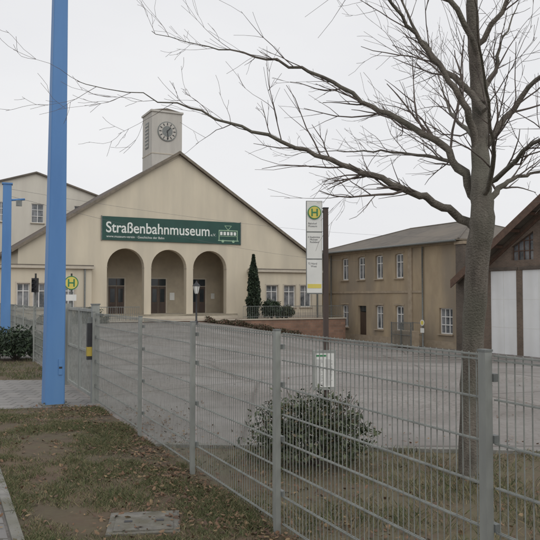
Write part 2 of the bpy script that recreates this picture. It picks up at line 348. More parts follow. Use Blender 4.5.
# ---------------------------------------------------------------- foliage
def foliage(name,c,rx,ry,rz,n,ls,mats,parent=None,shape='ball',stems=True,rag=1.0):
    v=[];f=[];mi=[]; c=Vector(c)
    for i in range(n):
        while True:
            d=Vector((R.gauss(0,1),R.gauss(0,1),R.gauss(0,1))).normalized()
            if d.z>-0.75: break
        lob=1+rag*(0.42*noise.noise(d*2.3+c)+0.25*noise.noise(d*6+c))
        r=lob*(R.random()**0.33)*(1+(0.18*rag*R.random() if R.random()<0.12 else 0))
        if shape=='cone':
            t=R.random(); rr=(0.35+0.75*math.sin(math.pi*min(1,t*0.9+0.12))**0.7)*(1-t**3*0.75); a=R.uniform(0,6.283)
            rr*=(1+0.5*noise.noise((math.cos(a)*1.8,math.sin(a)*1.8,t*9)))*math.sqrt(R.uniform(0.3,1.1))
            p=Vector((math.cos(a)*rx*rr,math.sin(a)*ry*rr,(t*2-1)*rz))
        else:
            p=Vector((d.x*rx*r,d.y*ry*r,d.z*rz*r))
        q=c+p; s=ls*R.uniform(0.6,1.4); E=Euler((R.uniform(-1.2,1.2),R.uniform(-1.2,1.2),R.uniform(0,6.3))).to_matrix()
        b=len(v)
        for pp in ((-s,0,0),(0,-s*.42,s*.12),(s,0,0),(0,s*.42,s*.12)): v.append(tuple(q+E@Vector(pp)))
        f.append((b,b+1,b+2,b+3))
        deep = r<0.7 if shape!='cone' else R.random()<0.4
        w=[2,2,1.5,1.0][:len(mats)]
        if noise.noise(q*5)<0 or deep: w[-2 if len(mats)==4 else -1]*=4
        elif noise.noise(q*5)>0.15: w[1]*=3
        mi.append(R.choices(range(len(mats)),w)[0])
    k=len(mats); base=Vector((c.x,c.y,c.z-rz))
    mb=MB()
    if stems:
        for i in range(26):
            a=R.uniform(0,6.28); e=c+Vector((math.cos(a)*rx*R.uniform(.2,1.0),math.sin(a)*ry*R.uniform(.2,1.0),rz*R.uniform(-.1,1.12)))
            mb.tube([base+Vector((R.uniform(-.05,.05),R.uniform(-.05,.05),-0.02)),base.lerp(e,0.5)+Vector((0,0,0.03)),e],[0.012*max(1,rx),0.007*max(1,rx),0.003],m_twig,5)
    o0=len(v); v+=[tuple(p) for p in mb.v]
    for ff in mb.f: f.append(tuple(i+o0 for i in ff)); mi.append(k)
    me=bpy.data.meshes.new(name); me.from_pydata(v,[],f)
    for m in mats: me.materials.append(m)
    me.materials.append(m_twig)
    me.polygons.foreach_set('material_index',mi); me.update()
    o=bpy.data.objects.new(name,me); COL.objects.link(o)
    if parent: o.parent=parent
    return o
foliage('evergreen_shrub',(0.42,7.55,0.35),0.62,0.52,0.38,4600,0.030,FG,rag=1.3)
foliage('dark_bush',(-7.1,20.2,0.42),0.85,0.8,0.45,3200,0.06,FC)
foliage('dark_bush',(-9.0,21.2,0.35),0.9,0.8,0.40,2600,0.06,FC)

# ---------------------------------------------------------------- mesh fence
posts=[-1.2,1.25,3.34,5.40,7.2,9.1,11.9]
def fence_panel(mb,a,b,H,steel,vs=0.05):
    a=Vector((*a,0)); b=Vector((*b,0)); Ln=(b-a).length; ang=math.atan2((b-a).y,(b-a).x)
    T=Matrix.Translation(a)@Matrix.Rotation(ang,4,'Z')
    n=int(Ln/vs)
    for i in range(1,n):
        x=Ln*i/n+R.gauss(0,0.0006); mb.box(x-0.0022,x+0.0022,-0.0022,0.0022,0.05,H,steel,T)
    z=0.08
    while z<H:
        mb.box(0.03,Ln-0.03,-0.010,-0.003,z-0.0035,z+0.0035,steel,T); mb.box(0.03,Ln-0.03,0.003,0.010,z-0.0035,z+0.0035,steel,T); z+=0.2
    mb.box(0.03,Ln-0.03,-0.010,-0.003,H-0.034,H-0.027,steel,T); mb.box(0.03,Ln-0.03,0.003,0.010,H-0.034,H-0.027,steel,T)
def fence_post(mb,y,H,steel,w=0.05):
    T=Matrix.Translation((FX(y),y,0))@Matrix.Rotation(math.atan2(1,-0.455)+R.gauss(0,0.01),4,'Z')
    mb.box(-w/2,w/2,0.014,0.014+w*0.8,-0.1,H,steel,T); mb.box(-w/2-0.003,w/2+0.003,0.011,0.017+w*0.8,H,H+0.01,m_galvd,T)
    for z in (0.3,0.7,1.1,1.38):
        mb.box(-w/2-0.01,w/2+0.01,-0.017,0.0135,z-0.018,z+0.018,m_galvd,T)
fen=empty('wire_mesh_fence')
mb=MB()
for a,b in zip(posts,posts[1:]): fence_panel(mb,(FX(a),a),(FX(b),b),1.49,m_galv)
mb.obj('mesh_panels',fen)
mb=MB()
for y in posts: fence_post(mb,y,1.5,m_post)
mb.obj('posts',fen)
far=[14.6,17.1,19.6,22.1,24.6,27.1,29.6,32.1,34.6]
f2=empty('wire_mesh_fence')
mb=MB()
for a,b in zip(far,far[1:]): fence_panel(mb,(FX(a),a),(FX(b),b),1.49,m_galv,0.06)
mb.obj('mesh_panels',f2)
mb=MB()
for y in far: fence_post(mb,y,1.5,m_post)
mb.obj('posts',f2)
g=empty('yard_gate'); mb=MB()
a=(FX(11.98),11.98); b=(FX(14.5),14.5)
va=Vector((*a,0)); vb=Vector((*b,0)); Ln=(vb-va).length; ang=math.atan2((vb-va).y,(vb-va).x); T=Matrix.Translation(va)@Matrix.Rotation(ang,4,'Z')
for x0,x1 in ((0.1,Ln/2-0.02),(Ln/2+0.02,Ln-0.1)):
    mb.box(x0,x0+0.05,-0.025,0.025,0.08,1.55,m_post,T); mb.box(x1-0.05,x1,-0.025,0.025,0.08,1.55,m_post,T)
    mb.box(x0+0.05,x1-0.05,-0.024,0.024,0.08,0.13,m_post,T); mb.box(x0+0.05,x1-0.05,-0.024,0.024,1.5,1.548,m_post,T); mb.box(x0+0.05,x1-0.05,-0.02,0.02,0.8,0.84,m_post,T)
    n=int((x1-x0-0.1)/0.11)
    for i in range(1,n):
        x=x0+0.05+(x1-x0-0.1)*i/n; mb.box(x-0.007,x+0.007,-0.007,0.007,0.13,1.5,m_galv,T)
mb.obj('leaves',g)
mb=MB(); mb.box(-0.06,0.05,-0.07,0.05,-0.1,1.62,m_post,T); mb.box(Ln-0.05,Ln+0.06,-0.05,0.07,-0.1,1.62,m_post,T); mb.box(-0.07,0.06,-0.08,0.06,1.62,1.64,m_galvd,T); mb.obj('gate_posts',g)
mb=MB(); mb.box(-0.075,0.015,0.055,0.13,0.72,1.32,m_dark,T); mb.box(-0.08,0.02,0.052,0.135,0.78,0.93,m_yellow,T); mb.box(-0.055,-0.005,0.06,0.11,1.32,1.42,m_galvd,T); mb.obj('lock_control_box',g)

# ---------------------------------------------------------------- blue poles
def blue_pole(name,x,y,w0,w1,h,rot,lean=0.0):
    e=empty(name,(x,y,0),rot); mb=MB(); k=mb._m(m_blue)
    rings=[]
    for z,w in ((-0.1,w0),(h*0.5,(w0+w1)/2),(h,w1)):
        c=w*0.06; r=w/2; pr=[(-r+c,-r),(r-c,-r),(r,-r+c),(r,r-c),(r-c,r),(-r+c,r),(-r,r-c),(-r,-r+c)]
        b=len(mb.v); mb.v+=[Vector((p[0]+lean*max(z,0),p[1],z)) for p in pr]; rings.append(b)
    for a,b in zip(rings,rings[1:]):
        for j in range(8):
            q=(j+1)%8; mb.f.append((a+j,a+q,b+q,b+j)); mb.mi.append(k); mb.sm.append(False)
    mb.f.append(tuple(rings[-1]+j for j in range(8))); mb.mi.append(k); mb.sm.append(False)
    mb.obj('mast',e)
    mb=MB(); mb.box(-w0*0.62,w0*0.62,-w0*0.62,w0*0.62,-0.05,0.03,m_kerb)
    mb.obj('concrete_base',e); return e
bp=blue_pole('blue_mast',-3.52,11.75,0.315,0.20,8.2,math.radians(28),0.006)
mb=MB(); mb.box(0.05,0.11,-0.168,-0.150,0.5,0.75,m_blue); mb.box(0.055,0.105,-0.171,-0.169,0.6,0.63,m_dark)
for sx_ in (-0.1,0.1): mb.tube([(sx_*1.7,-0.17,0.03),(sx_*1.7,-0.17,0.07)],[0.015,0.015],m_galvd,6)
mb.obj('hatch',bp)
b2=blue_pole('blue_mast',-9.35,25.5,0.34,0.29,5.75,math.radians(20))
mb=MB(); mb.box(-0.18,0.18,-0.18,0.18,5.75,5.8,m_blue); mb.tube([(0.1,0,5.2),(0.6,0,5.25)],[0.04,0.04],m_blue,8); mb.box(0.3,0.5,-0.06,0.06,5.0,5.2,m_galvd); mb.obj('cap_and_bracket',b2)

mb=MB()
def wire(a,b,sag,r=0.007):
    a=Vector(a);b=Vector(b); pts=[]
    for i in range(15):
        t=i/14; p=a.lerp(b,t); p.z-=sag*4*t*(1-t); pts.append(p)
    mb.tube(pts,[r]*15,m_wire,4)
wire((-9.3,25.5,5.35),(7.0,57.5,4.6),0.5,0.005)
wire((-9.3,25.5,5.6),(12.6,46.0,5.6),0.5,0.004)
mb.obj('overhead_wires')

# ---------------------------------------------------------------- museum
A=math.atan(0.5)
mus=empty('tram_museum_building',(-7.03,55,0),A)
HW=11.65; AP=12.72; SL=0.65; EZ=AP-SL*HW
arc=[-4.06,-0.72,2.62]
wall('gable_wall',[(-HW,-1.8),(HW,-1.8),(HW,EZ),(0,AP),(-HW,EZ)],[arch(c,0.45,2.8,5.35) for c in arc],0,0.6,m_cream,mus)
mb=MB()
for c in arc:
    for sgn in (-1,1): mb.box(c+sgn*1.4-0.02,c+sgn*1.4+0.02,-0.03,0.63,3.9,3.98,m_trim)
mb.obj('impost_mouldings',mus)
mb=MB()
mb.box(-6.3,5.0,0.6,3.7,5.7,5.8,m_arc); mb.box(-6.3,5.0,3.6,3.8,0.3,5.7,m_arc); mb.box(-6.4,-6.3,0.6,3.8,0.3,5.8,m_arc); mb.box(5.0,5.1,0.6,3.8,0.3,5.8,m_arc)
mb.box(-6.3,5.0,0.0,3.6,-1.0,0.45,m_trim)
mb.obj('arcade_porch',mus)
mb=MB()
for i,s_ in enumerate((0.15,0.30)):
    mb.box(-6.2,4.8,-1.1+0.38*i,-0.001 ,-1.0,s_,m_trim)
mb.obj('entrance_steps',mus)
mb=MB()
for c in (-3.85,-0.45,2.95):
    mb.box(c-0.75,c+0.75,3.5,3.6,0.45,3.3,m_trim); mb.box(c-0.62,c-0.02,3.44,3.5,0.47,2.6,m_door); mb.box(c+0.02,c+0.62,3.44,3.5,0.47,2.6,m_door)
    for xx in (c-0.5,c+0.14):
        mb.box(xx,xx+0.36,3.425,3.44,1.35,2.4,m_glass); mb.box(xx,xx+0.36,3.425,3.44,0.65,1.2,m_postw)
    mb.box(c-0.62,c+0.62,3.45,3.5,2.66,3.2,m_glass); mb.box(c-0.03,c+0.03,3.44,3.45,2.66,3.2,m_door)
mb.box(0.55,0.95,3.56,3.6,1.5,2.1,m_signw); mb.box(4.15,4.45,3.56,3.6,1.6,2.05,m_signw)
mb.obj('entrance_doors',mus)
mb=MB()
for sgn in (-1,1):
    x1=sgn*(HW+0.45); z1=AP-SL*(HW+0.45)
    mb.prism([(0,AP+0.02),(x1,z1+0.02),(x1,z1+0.18),(0,AP+0.18)],-0.3,42,m_roof)
    mb.prism([(0,AP-0.02),(x1,z1-0.02),(x1,z1+0.21),(0,AP+0.21)],-0.36,-0.302,m_verge)
mb.obj('roof',mus)
mb=MB(); mb.box(-HW,-HW+0.3,0.6,41.5,-1.8,EZ,m_cream); mb.box(HW-0.3,HW,0.6,41.5,-1.8,EZ,m_cream); mb.prism([(-HW,-1.8),(HW,-1.8),(HW,EZ),(0,AP),(-HW,EZ)],41.5,41.8,m_cream); mb.obj('hall_walls',mus)
def wing(nm,x0,x1,wins):
    wall(nm+'_front',[(x0,-1.8),(x1,-1.8),(x1,3.75),(x0,3.75)],[rect(c,0.95,w,1.75) for c,w in wins],-0.62,0.35,m_cream,mus)
    mb=MB(); mb.box(x0,x0+0.3,-0.27,5,-1.8,3.75,m_cream); mb.box(x1-0.3,x1,-0.27,5,-1.8,3.75,m_cream)
    mb.box(x0-0.2,x1+0.2,-0.85,5.2,3.75,3.93,m_trim); mb.box(x0-0.12,x1+0.12,-0.77,5.1,3.93,4.02,m_roofg)
    mb.box(x0-0.03,x1+0.03,-0.66,-0.622,-1.8,0.5,m_trim)
    for c,w in wins:
        window(mb,c,0.95,w,1.75,-0.45,2,(0.7,),m_glassb)
        mb.box(c-w/2-0.1,c-w/2-0.005,-0.645,-0.622,0.95,2.8,m_trim); mb.box(c+w/2+0.005,c+w/2+0.1,-0.645,-0.622,0.95,2.8,m_trim); mb.box(c-w/2-0.1,c+w/2+0.1,-0.648,-0.622,2.705,2.8,m_trim)
    mb.box(x1-0.55,x1-0.45,-0.75,-0.665,-1.0,3.75,m_galvd)
    mb.obj(nm,mus)
wing('office_wing_a',6.0,12.4,[(7.75,1.05),(9.35,1.05),(10.85,1.05)])
wing('office_wing_b',-12.6,-6.7,[(-11.35,0.85),(-10.3,0.85),(-8.3,0.85)])
mb=MB(); mb.box(-14,12.4,-4.2,-0.67,-2.2,0.06,m_stone); mb.box(-14.05,12.45,-4.28,-3.98,0.06,0.14,m_trim); mb.obj('terrace',mus)
mb=MB()
for x0,x1 in ((-9.5,-4.2),(3.6,12.3)):
    mb.box(x0,x1,-4.14,-4.11,1.05,1.09,m_galvd); mb.box(x0,x1,-4.14,-4.11,0.28,0.31,m_galvd)
    x=x0
    while x<=x1: mb.box(x-0.010,x+0.010,-4.135,-4.115,0.14,1.05,m_galvd); x+=0.15
mb.obj('terrace_railing',mus)
tw=1.33; tx=0.95; ty=7.0; TT=17.35
wall('tower_front',[(tx-tw,4),(tx+tw,4),(tx+tw,TT),(tx-tw,TT)],[],ty-tw,0.3,m_tower,mus)
mb=MB(); mb.box(tx-tw,tx+tw,ty-tw+0.3,ty+tw,4,TT,m_tower); mb.box(tx-tw-0.1,tx+tw+0.1,ty-tw-0.1,ty+tw+0.1,TT,TT+0.16,m_tower)
mb.prism([(tx-tw,TT+0.16),(tx+tw,TT+0.16),(tx,TT+0.4)],ty-tw,ty+tw,m_roofg)
mb.box(tx-tw-0.04,tx-tw-0.001,ty-0.45,ty+0.45,14.4,16.6,m_galvd)
for k in range(7): mb.box(tx-tw-0.07,tx-tw-0.041,ty-0.45,ty+0.45,14.5+0.3*k,14.62+0.3*k,m_tower)
for zz in (5.5,12.2,13.8): mb.box(tx-tw-0.03,tx+tw+0.03,ty-tw-0.03,ty+tw+0.03,zz,zz+0.08,m_trim)
mb.obj('clock_tower',mus)
mb=MB(); fy=ty-tw-0.03; cz=15.75
mb.disc((tx,fy,cz),(0,1,0),0.84,0.08,m_galvd,36); mb.disc((tx,fy-0.045,cz),(0,1,0),0.76,0.03,m_tower,36); mb.disc((tx,fy-0.062,cz),(0,1,0),0.46,0.02,m_galvd,36)
for i in range(12):
    a=i*math.pi/6; T=Matrix.Translation((tx,fy-0.075,cz))@Matrix.Rotation(a,4,'Y'); mb.box(-0.035,0.035,-0.01,0.01,0.52,0.72,m_dark,T)
T=Matrix.Translation((tx,fy-0.09,cz))@Matrix.Rotation(math.radians(40),4,'Y'); mb.box(-0.04,0.04,-0.01,0.01,-0.1,0.45,m_dark,T)
T=Matrix.Translation((tx,fy-0.11,cz))@Matrix.Rotation(math.radians(175),4,'Y'); mb.box(-0.03,0.03,-0.008,0.008,-0.1,0.68,m_dark,T)
mb.obj('clock_face',mus)
ban=empty('museum_banner'); ban.parent=mus
mb=MB(); mb.box(-5.9,5.2,-0.11,-0.04,5.92,7.66,m_banner)
for x in (-5.92,5.17): mb.box(x,x+0.05,-0.13,-0.005,5.88,7.7,m_galvd)
mb.obj('banner_sheet',ban)
rx=(math.pi/2,0,0)
text('lettering','Straßenbahnmuseum',m_btext,ban,(-5.6,-0.118,6.5),rx,width=8.1,height=0.78,bold=0.012)
text('small_lettering','www.museum-verein · Geschichte der Bahn',m_btext,ban,(-5.55,-0.118,6.12),rx,width=4.4,height=0.17)
text('small_lettering_2','e.V.',m_btext,ban,(2.62,-0.118,6.5),rx,size=0.3)
mb=MB(); y0,y1=-0.124,-0.114
mb.box(3.25,5.0,y0,y1,6.15,6.22,m_blime); mb.box(3.3,3.36,y0,y1,6.22,6.95,m_blime); mb.box(4.86,4.92,y0,y1,6.22,6.95,m_blime); mb.box(3.3,4.92,y0,y1,6.95,7.02,m_blime)
mb.box(3.3,4.92,y0,y1,6.52,6.56,m_blime)
for k in range(5): mb.box(3.42+k*0.29,3.62+k*0.29,y0,y1,6.62,6.88,m_btext)
for k in (3.65,4.55): mb.disc((k,-0.119,6.14),(0,1,0),0.11,0.012,m_blime,14)
T=Matrix.Translation((4.1,-0.119,7.02))@Matrix.Rotation(math.radians(40),4,'Y'); mb.box(-0.02,0.02,-0.005,0.005,0,0.45,m_blime,T)
T=Matrix.Translation((4.1,-0.119,7.02))@Matrix.Rotation(math.radians(-40),4,'Y'); mb.box(-0.02,0.02,-0.005,0.005,0,0.45,m_blime,T); mb.box(3.8,4.4,y0,y1,7.34,7.38,m_blime)
mb.obj('tram_logo',ban)
def L2W(x,y):
    c,s=math.cos(A),math.sin(A); return (-7.03+c*x-s*y,55+s*x+c*y)
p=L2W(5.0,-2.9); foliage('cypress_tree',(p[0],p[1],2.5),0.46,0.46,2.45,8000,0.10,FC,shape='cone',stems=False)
mb=MB(); mb.tube([(p[0],p[1],0),(p[0],p[1],3.5)],[0.09,0.03],m_bark,8); t=mb.obj('trunk'); t.parent=bpy.data.objects['cypress_tree']
p=L2W(6.7,-2.6); foliage('yew_bush',(p[0],p[1],0.75),0.75,0.75,0.75,3600,0.09,FC)
p=L2W(7.9,-2.8); foliage('yew_bush',(p[0],p[1],0.55),0.55,0.55,0.5,2400,0.09,FG)
p=L2W(-7.3,-2.8); foliage('yew_bush',(p[0],p[1],0.5),0.9,0.6,0.5,2600,0.09,FG)
def hedge(name,x0,x1,y,h,mats,n):
    v=[];f=[];mi=[]
    for i in range(n):
        x=R.uniform(x0,x1); dy=R.gauss(0,0.25)
        hh=max(0.12,h*(1+0.9*noise.noise((x*1.1,0,0))+0.4*noise.noise((x*4,0,0)))); q=L2W(x,y+dy); z=gz(*q)+R.random()**0.7*hh
        s=R.uniform(.04,.09); E=Euler((R.uniform(-1.2,1.2),R.uniform(-1.2,1.2),R.uniform(0,6.3))).to_matrix(); c=Vector((q[0],q[1],z)); b=len(v)
        for pp in ((-s,0,0),(0,-s*.5,s*.12),(s,0,0),(0,s*.5,s*.12)): v.append(tuple(c+E@Vector(pp)))
        f.append((b,b+1,b+2,b+3)); mi.append(R.randrange(len(mats)))
    me=bpy.data.meshes.new(name); me.from_pydata(v,[],f)
    for m in mats: me.materials.append(m)
    me.polygons.foreach_set('material_index',mi); me.update(); COL.objects.link(bpy.data.objects.new(name,me))
hedge('low_hedge',0.5,8.0,-4.75,0.32,FR,4000)
hedge('low_hedge',-13,-6.5,-4.75,0.5,[FR[2],FG[0],FR[1]],4000)

h2=empty('rear_tram_hall',(-24.5,75,0),A)
AP2=14.7
wall('gable_wall',[(-14,-0.5),(6.3,-0.5),(6.3,AP2-0.32*6.3),(0,AP2),(-14,AP2-0.32*14)],[rect(0.2,9.5,1.25,2.0),rect(-3.4,9.5,1.25,2.0),rect(4.6,9.5,1.25,2.0)],0,0.4,m_cream2,h2)
mb=MB()
for c in (0.2,-3.4,4.6): window(mb,c,9.5,1.25,2.0,0.12,2,(0.35,0.68),m_glassb)
mb.box(6.0,6.3,0.4,30,-0.5,AP2-0.32*6.3,m_cream2)
mb.prism([(0,AP2),(6.6,AP2-0.32*6.6),(6.6,AP2-0.32*6.6+0.16),(0,AP2+0.16)],-0.3,30,m_roofg); mb.prism([(0,AP2),(-14.4,AP2-0.32*14.4),(-14.4,AP2-0.32*14.4+0.16),(0,AP2+0.16)],-0.3,30,m_roofg)
mb.obj('roof_and_windows',h2)

# ---------------------------------------------------------------- ochre building
B=math.atan2(-0.894,0.447)
och=empty('two_storey_workshop',(5.2,62,0),B)
ups=[2.33,4.76,7.2,9.75]
holes=[arch(c,3.15,1.0,4.98,8,0.12) for c in ups]+[arch(c,-0.72,1.0,1.12,8,0.12) for c in (2.33,7.2,9.75)]+[rect(4.85,-1.45,1.15,2.5)]+[rect(14.9,-0.75,1.35,1.75)]
wall('front_wall',[(-2.0,-2.4),(16.3,-2.4),(16.3,5.55),(-2.0,5.55)],holes,0,0.4,m_ochre,och)
mb=MB()
mb.box(-2,-1.7,0.4,10,-2.4,5.55,m_ochre); mb.box(16.0,16.3,0.4,10,-2.4,5.55,m_ochre); mb.box(-1.7,16,9.7,10,-2.4,5.55,m_ochre)
mb.box(-2.02,16.32,-0.05,-0.003,-2.4,-1.25,m_ochre_trim); mb.box(-2.02,12.5,-0.06,-0.003,2.05,2.22,m_ochre_trim)
mb.box(-2.1,16.45,-0.18,-0.003,5.3,5.55,m_ochre_trim)
mb.box(10.9,11.35,-0.1,-0.004,-1.25,5.3,m_ochre_trim)
for c in ups:
    window(mb,c,3.15,1.0,1.8,0.16,2,(0.66,),m_glassb,fw=0.09,sillm=m_ochre_trim)
    mb.box(c-0.62,c+0.62,-0.03,-0.003,5.0,5.12,m_ochre_trim)
for c in (2.33,7.2,9.75):
    window(mb,c,-0.72,1.0,1.8,0.16,2,(0.66,),m_glassb,fw=0.09,sillm=m_ochre_trim); mb.box(c-0.62,c+0.62,-0.03,-0.003,1.13,1.25,m_ochre_trim)
window(mb,14.9,-0.75,1.35,1.75,0.16,3,(0.35,0.66),m_glassb,fw=0.08,sillm=m_ochre_trim)
mb.box(4.3,5.4,0.2,0.26,-1.6,0.55,m_door); mb.box(4.3,5.4,0.2,0.24,0.6,1.03,m_glass)
mb.tube([(12.6,-0.12,5.3),(12.6,-0.12,-1.7)],[0.06,0.06],m_galvd,8); mb.tube([(0.3,-0.12,5.3),(0.3,-0.12,-1.7)],[0.06,0.06],m_galvd,8)
mb.tube([(-2.2,-0.6,5.5),(16.6,-0.6,5.46)],[0.08,0.08],m_galvd,8)
mb.obj('facade_details',och)
mb=MB(); e=0.55; z=5.56; rz_=7.45
a=(-2-e,-e,z); b=(16.3+e,-e,z); c=(16.3+e,10+e,z); d=(-2-e,10+e,z); r1=(4.6,5,rz_); r2=(12,5,rz_)
for q in ([a,b,r2,r1],[b,c,r2],[c,d,r1,r2],[d,a,r1]): mb.poly(q,m_roofg)
mb.box(-2-e,16.3+e,-e,10+e,z-0.1,z-0.003,m_verge)
for rr in (a,b,c,d):
    mb.tube([rr,(r1 if rr[0]<0 else r2)],[0.07,0.07],m_roofg,6)
mb.tube([r1,r2],[0.08,0.08],m_roofg,6)
mb.obj('hipped_roof',och)
dep=empty('brick_tram_depot',(5.2,62,0),B)
c0=28.0; q0=17.1; sl=0.62; zap=9.75
def rz2(q): return zap-sl*abs(q-c0)
q1=2*c0-q0
dh=[]
for k,(x0,x1) in enumerate(((19.1,21.25),(21.7,24.2),(24.65,27.2),(28.8,31.3),(31.75,34.3),(34.75,36.9))): dh.append([(x0,-1.9),(x0,3.35),(x1,3.35),(x1,-1.9)])
gw=[[(20.9,3.95),(20.9,4.75),(22.6,5.6),(22.6,3.95)],[(23.1,3.95),(23.1,5.9),(25.2,7.1),(25.2,3.95)],[(25.7,3.95),(25.7,7.3),(27.7,8.4),(27.7,3.95)]]
gw+=[[(2*c0-x,z) for x,z in g_] for g_ in gw]
wall('brick_gable',[(q0,-2.4),(q1,-2.4),(q1,rz2(q1)),(c0,zap),(q0,rz2(q0))],dh+gw,0,0.4,m_brick,dep)
mb=MB()
for h in dh:
    x0=h[0][0]; x1=h[2][0]
    mb.box(x0,x1,0.05,0.12,-1.9,3.35,m_panel)
    mb.box((x0+x1)/2-0.015,(x0+x1)/2+0.015,0.042,0.049,-1.8,3.35,m_signw)
    for z in (-0.1,1.6): mb.box(x0,x1,0.044,0.049,z,z+0.02,m_signw)
    mb.box(x0-0.15,x1+0.15,-0.06,-0.003,3.37,3.55,m_brickd)
for g_ in gw:
    x0=min(p[0] for p in g_); x1=max(p[0] for p in g_); zz=max(p[1] for p in g_)
    mb.box(x0,x1,0.2,0.22,3.95,zz,m_glassb)
    for i in range(5):
        x=x0+(x1-x0)*i/4; mb.box(x-0.03,x+0.03,0.14,0.2,3.95,zz,m_timber)
    z=4.5
    while z<zz: mb.box(x0,x1,0.15,0.2,z-0.025,z+0.025,m_timber); z+=0.6
mb.obj('doors_and_glazing',dep)
mb=MB()
for sgn in (-1,1):
    xe=c0+sgn*(c0-q0+0.6); ze=zap-sl*(c0-q0+0.6)
    mb.prism([(c0,zap+0.02),(xe,ze+0.02),(xe,ze+0.22),(c0,zap+0.22)],-0.9,38,m_roofg)
    mb.prism([(c0,zap-0.28),(xe,ze-0.28),(xe,ze+0.24),(c0,zap+0.24)],-0.96,-0.902,m_timber)
    mb.prism([(c0,zap-0.5),(xe,ze-0.5),(xe,ze-0.28),(c0,zap-0.28)],-0.06,-0.004,m_timber)
    x=0.8
    while x<11:
        xx=c0+sgn*x; zz=zap-sl*x; mb.box(xx-0.06,xx+0.06,-0.9,-0.07,zz-0.2,zz-0.02,m_timber); x+=1.4
mb.box(q0,q0+0.3,0.4,38,-2.4,rz2(q0),m_brick); mb.box(q1-0.3,q1,0.4,38,-2.4,rz2(q1),m_brick)
mb.obj('roof',dep)
mb=MB(); mb.box(16.33,17.07,-0.35,0.4,-2.4,5.2,m_brickd); mb.box(16.26,17.14,-0.42,0.47,5.2,5.4,m_ochre_trim); mb.obj('brick_pier',dep)

def O2W(q,y):
    c,s=0.4472,-0.8944; return (5.2+c*q-s*y, 62+s*q+c*y)
# tram rails let into the yard paving, leading to the depot doors
mb=MB(); k=mb._m(m_rail)
for qc in (20.2,22.95,25.9):
    for off in (-0.72,0.72):
        b0=len(mb.v); n=30
        for i in range(n+1):
            y=0.0-i*0.8; bend=0.012*(max(0,-y-4))**2
            for dx in (-0.045,0.045):
                p=O2W(qc+off-bend+dx,y); mb.v.append(Vector((p[0],p[1],gz(*p)+0.016)))
        for i in range(n): mb.f.append((b0+2*i,b0+2*i+1,b0+2*i+3,b0+2*i+2)); mb.mi.append(k); mb.sm.append(False)
mb.obj('tram_rails')
p=O2W(13.0,-1.8); cab=empty('mesh_cage',(p[0],p[1],gz(*p)),B); mb=MB()
for x in (-1.1,0,1.1):
    for y in (-0.5,0.5): mb.box(x-0.03,x+0.03,y-0.03,y+0.03,0,1.75,m_galvd)
for z in (0.1,0.9,1.7):
    for y in (-0.5,0.5): mb.box(-1.1,1.1,y-0.02,y+0.02,z-0.02,z+0.02,m_galvd)
x=-1.1
while x<1.1:
    mb.box(x-0.01,x+0.01,-0.51,-0.49,0.1,1.7,m_galvd); x+=0.11
mb.box(-0.9,0.8,-0.4,0.4,0.05,1.15,m_ochre_trim)
mb.obj('frame',cab)
p=O2W(15.6,-2.5); s1=empty('warning_sign',(p[0],p[1],gz(*p)),B); mb=MB(); mb.tube([(0,0,0),(0,0,2.0)],[0.03,0.03],m_galvd,8); mb.disc((0,-0.05,1.8),(0,1,0),0.2,0.02,m_signw,20); mb.disc((0,-0.063,1.8),(0,1,0),0.14,0.01,m_signy,20); mb.box(-0.18,0.18,-0.06,-0.04,1.15,1.45,m_signw); mb.obj('post_and_plate',s1)

p=(-4.75,46.5); lan=empty('park_lantern',(p[0],p[1],gz(*p))); mb=MB()
mb.tube([(0,0,0),(0,0,0.25),(0,0,0.3),(0,0,1.9),(0,0,2.0)],[0.13,0.11,0.06,0.045,0.08],m_dark,10)
mb.tube([(0,0,2.0),(0,0,2.05),(0,0,2.5)],[0.08,0.12,0.22],m_signw,6,True,False); mb.tube([(0,0,2.5),(0,0,2.54),(0,0,2.72),(0,0,2.85)],[0.26,0.25,0.08,0.02],m_dark,6,True,False)
for k in range(6):
    a=k*math.pi/3; mb.tube([(0.12*math.cos(a),0.12*math.sin(a),2.05),(0.225*math.cos(a),0.225*math.sin(a),2.5)],[0.012,0.012],m_dark,4)
mb.obj('post_and_lamp_head',lan)

# ---------------------------------------------------------------- stop signs
def hsign(mb,cx,y,cz,r):
    mb.disc((cx,y,cz),(0,1,0),r,0.02,m_signg,32); mb.disc((cx,y-0.012,cz),(0,1,0),r*0.86,0.008,m_signy,32)
    b=r*0.38; t=r*0.10
    for x in (-b,b): mb.box(cx+x-t,cx+x+t,y-0.021,y-0.017,cz-r*0.55,cz+r*0.55,m_signg)
    mb.box(cx-b+t,cx+b-t,y-0.021,y-0.017,cz-t,cz+t,m_signg)
st=empty('bus_stop_sign',(0.945,12.2,0),math.radians(6)); mb=MB()
mb.box(-0.04,0.04,-0.04,0.04,-0.2,3.25,m_postw); mb.box(-0.047,0.047,-0.047,0.047,3.25,3.27,m_dark); mb.obj('post',st)
mb=MB()
x0,x1=-0.335,-0.06
mb.box(x0,x1,-0.02,0.02,1.80,3.38,m_galvd)
mb.box(x0+.008,x1-.008,-0.026,-0.02,2.86,3.37,m_signw); mb.box(x0+.008,x1-.008,-0.026,-0.02,2.40,2.84,m_signw); mb.box(x0+.008,x1-.008,-0.026,-0.02,1.82,2.38,m_signw)
hsign(mb,(x0+x1)/2,-0.035,3.18,0.115)
mb.box(x0+.02,x1-.02,-0.030,-0.0265,1.90,1.97,m_signy)
for z in (2.0,3.2): mb.box(x1,-0.045,-0.015,0.015,z-0.02,z+0.02,m_galvd)
mb.obj('flag_board',st)
text('board_text','Bahnhof\nMuseum',m_ink,st,(x0+.03,-0.028,2.98),rx,size=0.045,ext=0.001)
text('board_lines','4 Stadtmitte\n   Mickten\n   Radebeul',m_ink,st,(x0+.025,-0.028,2.75),rx,size=0.042,ext=0.001)
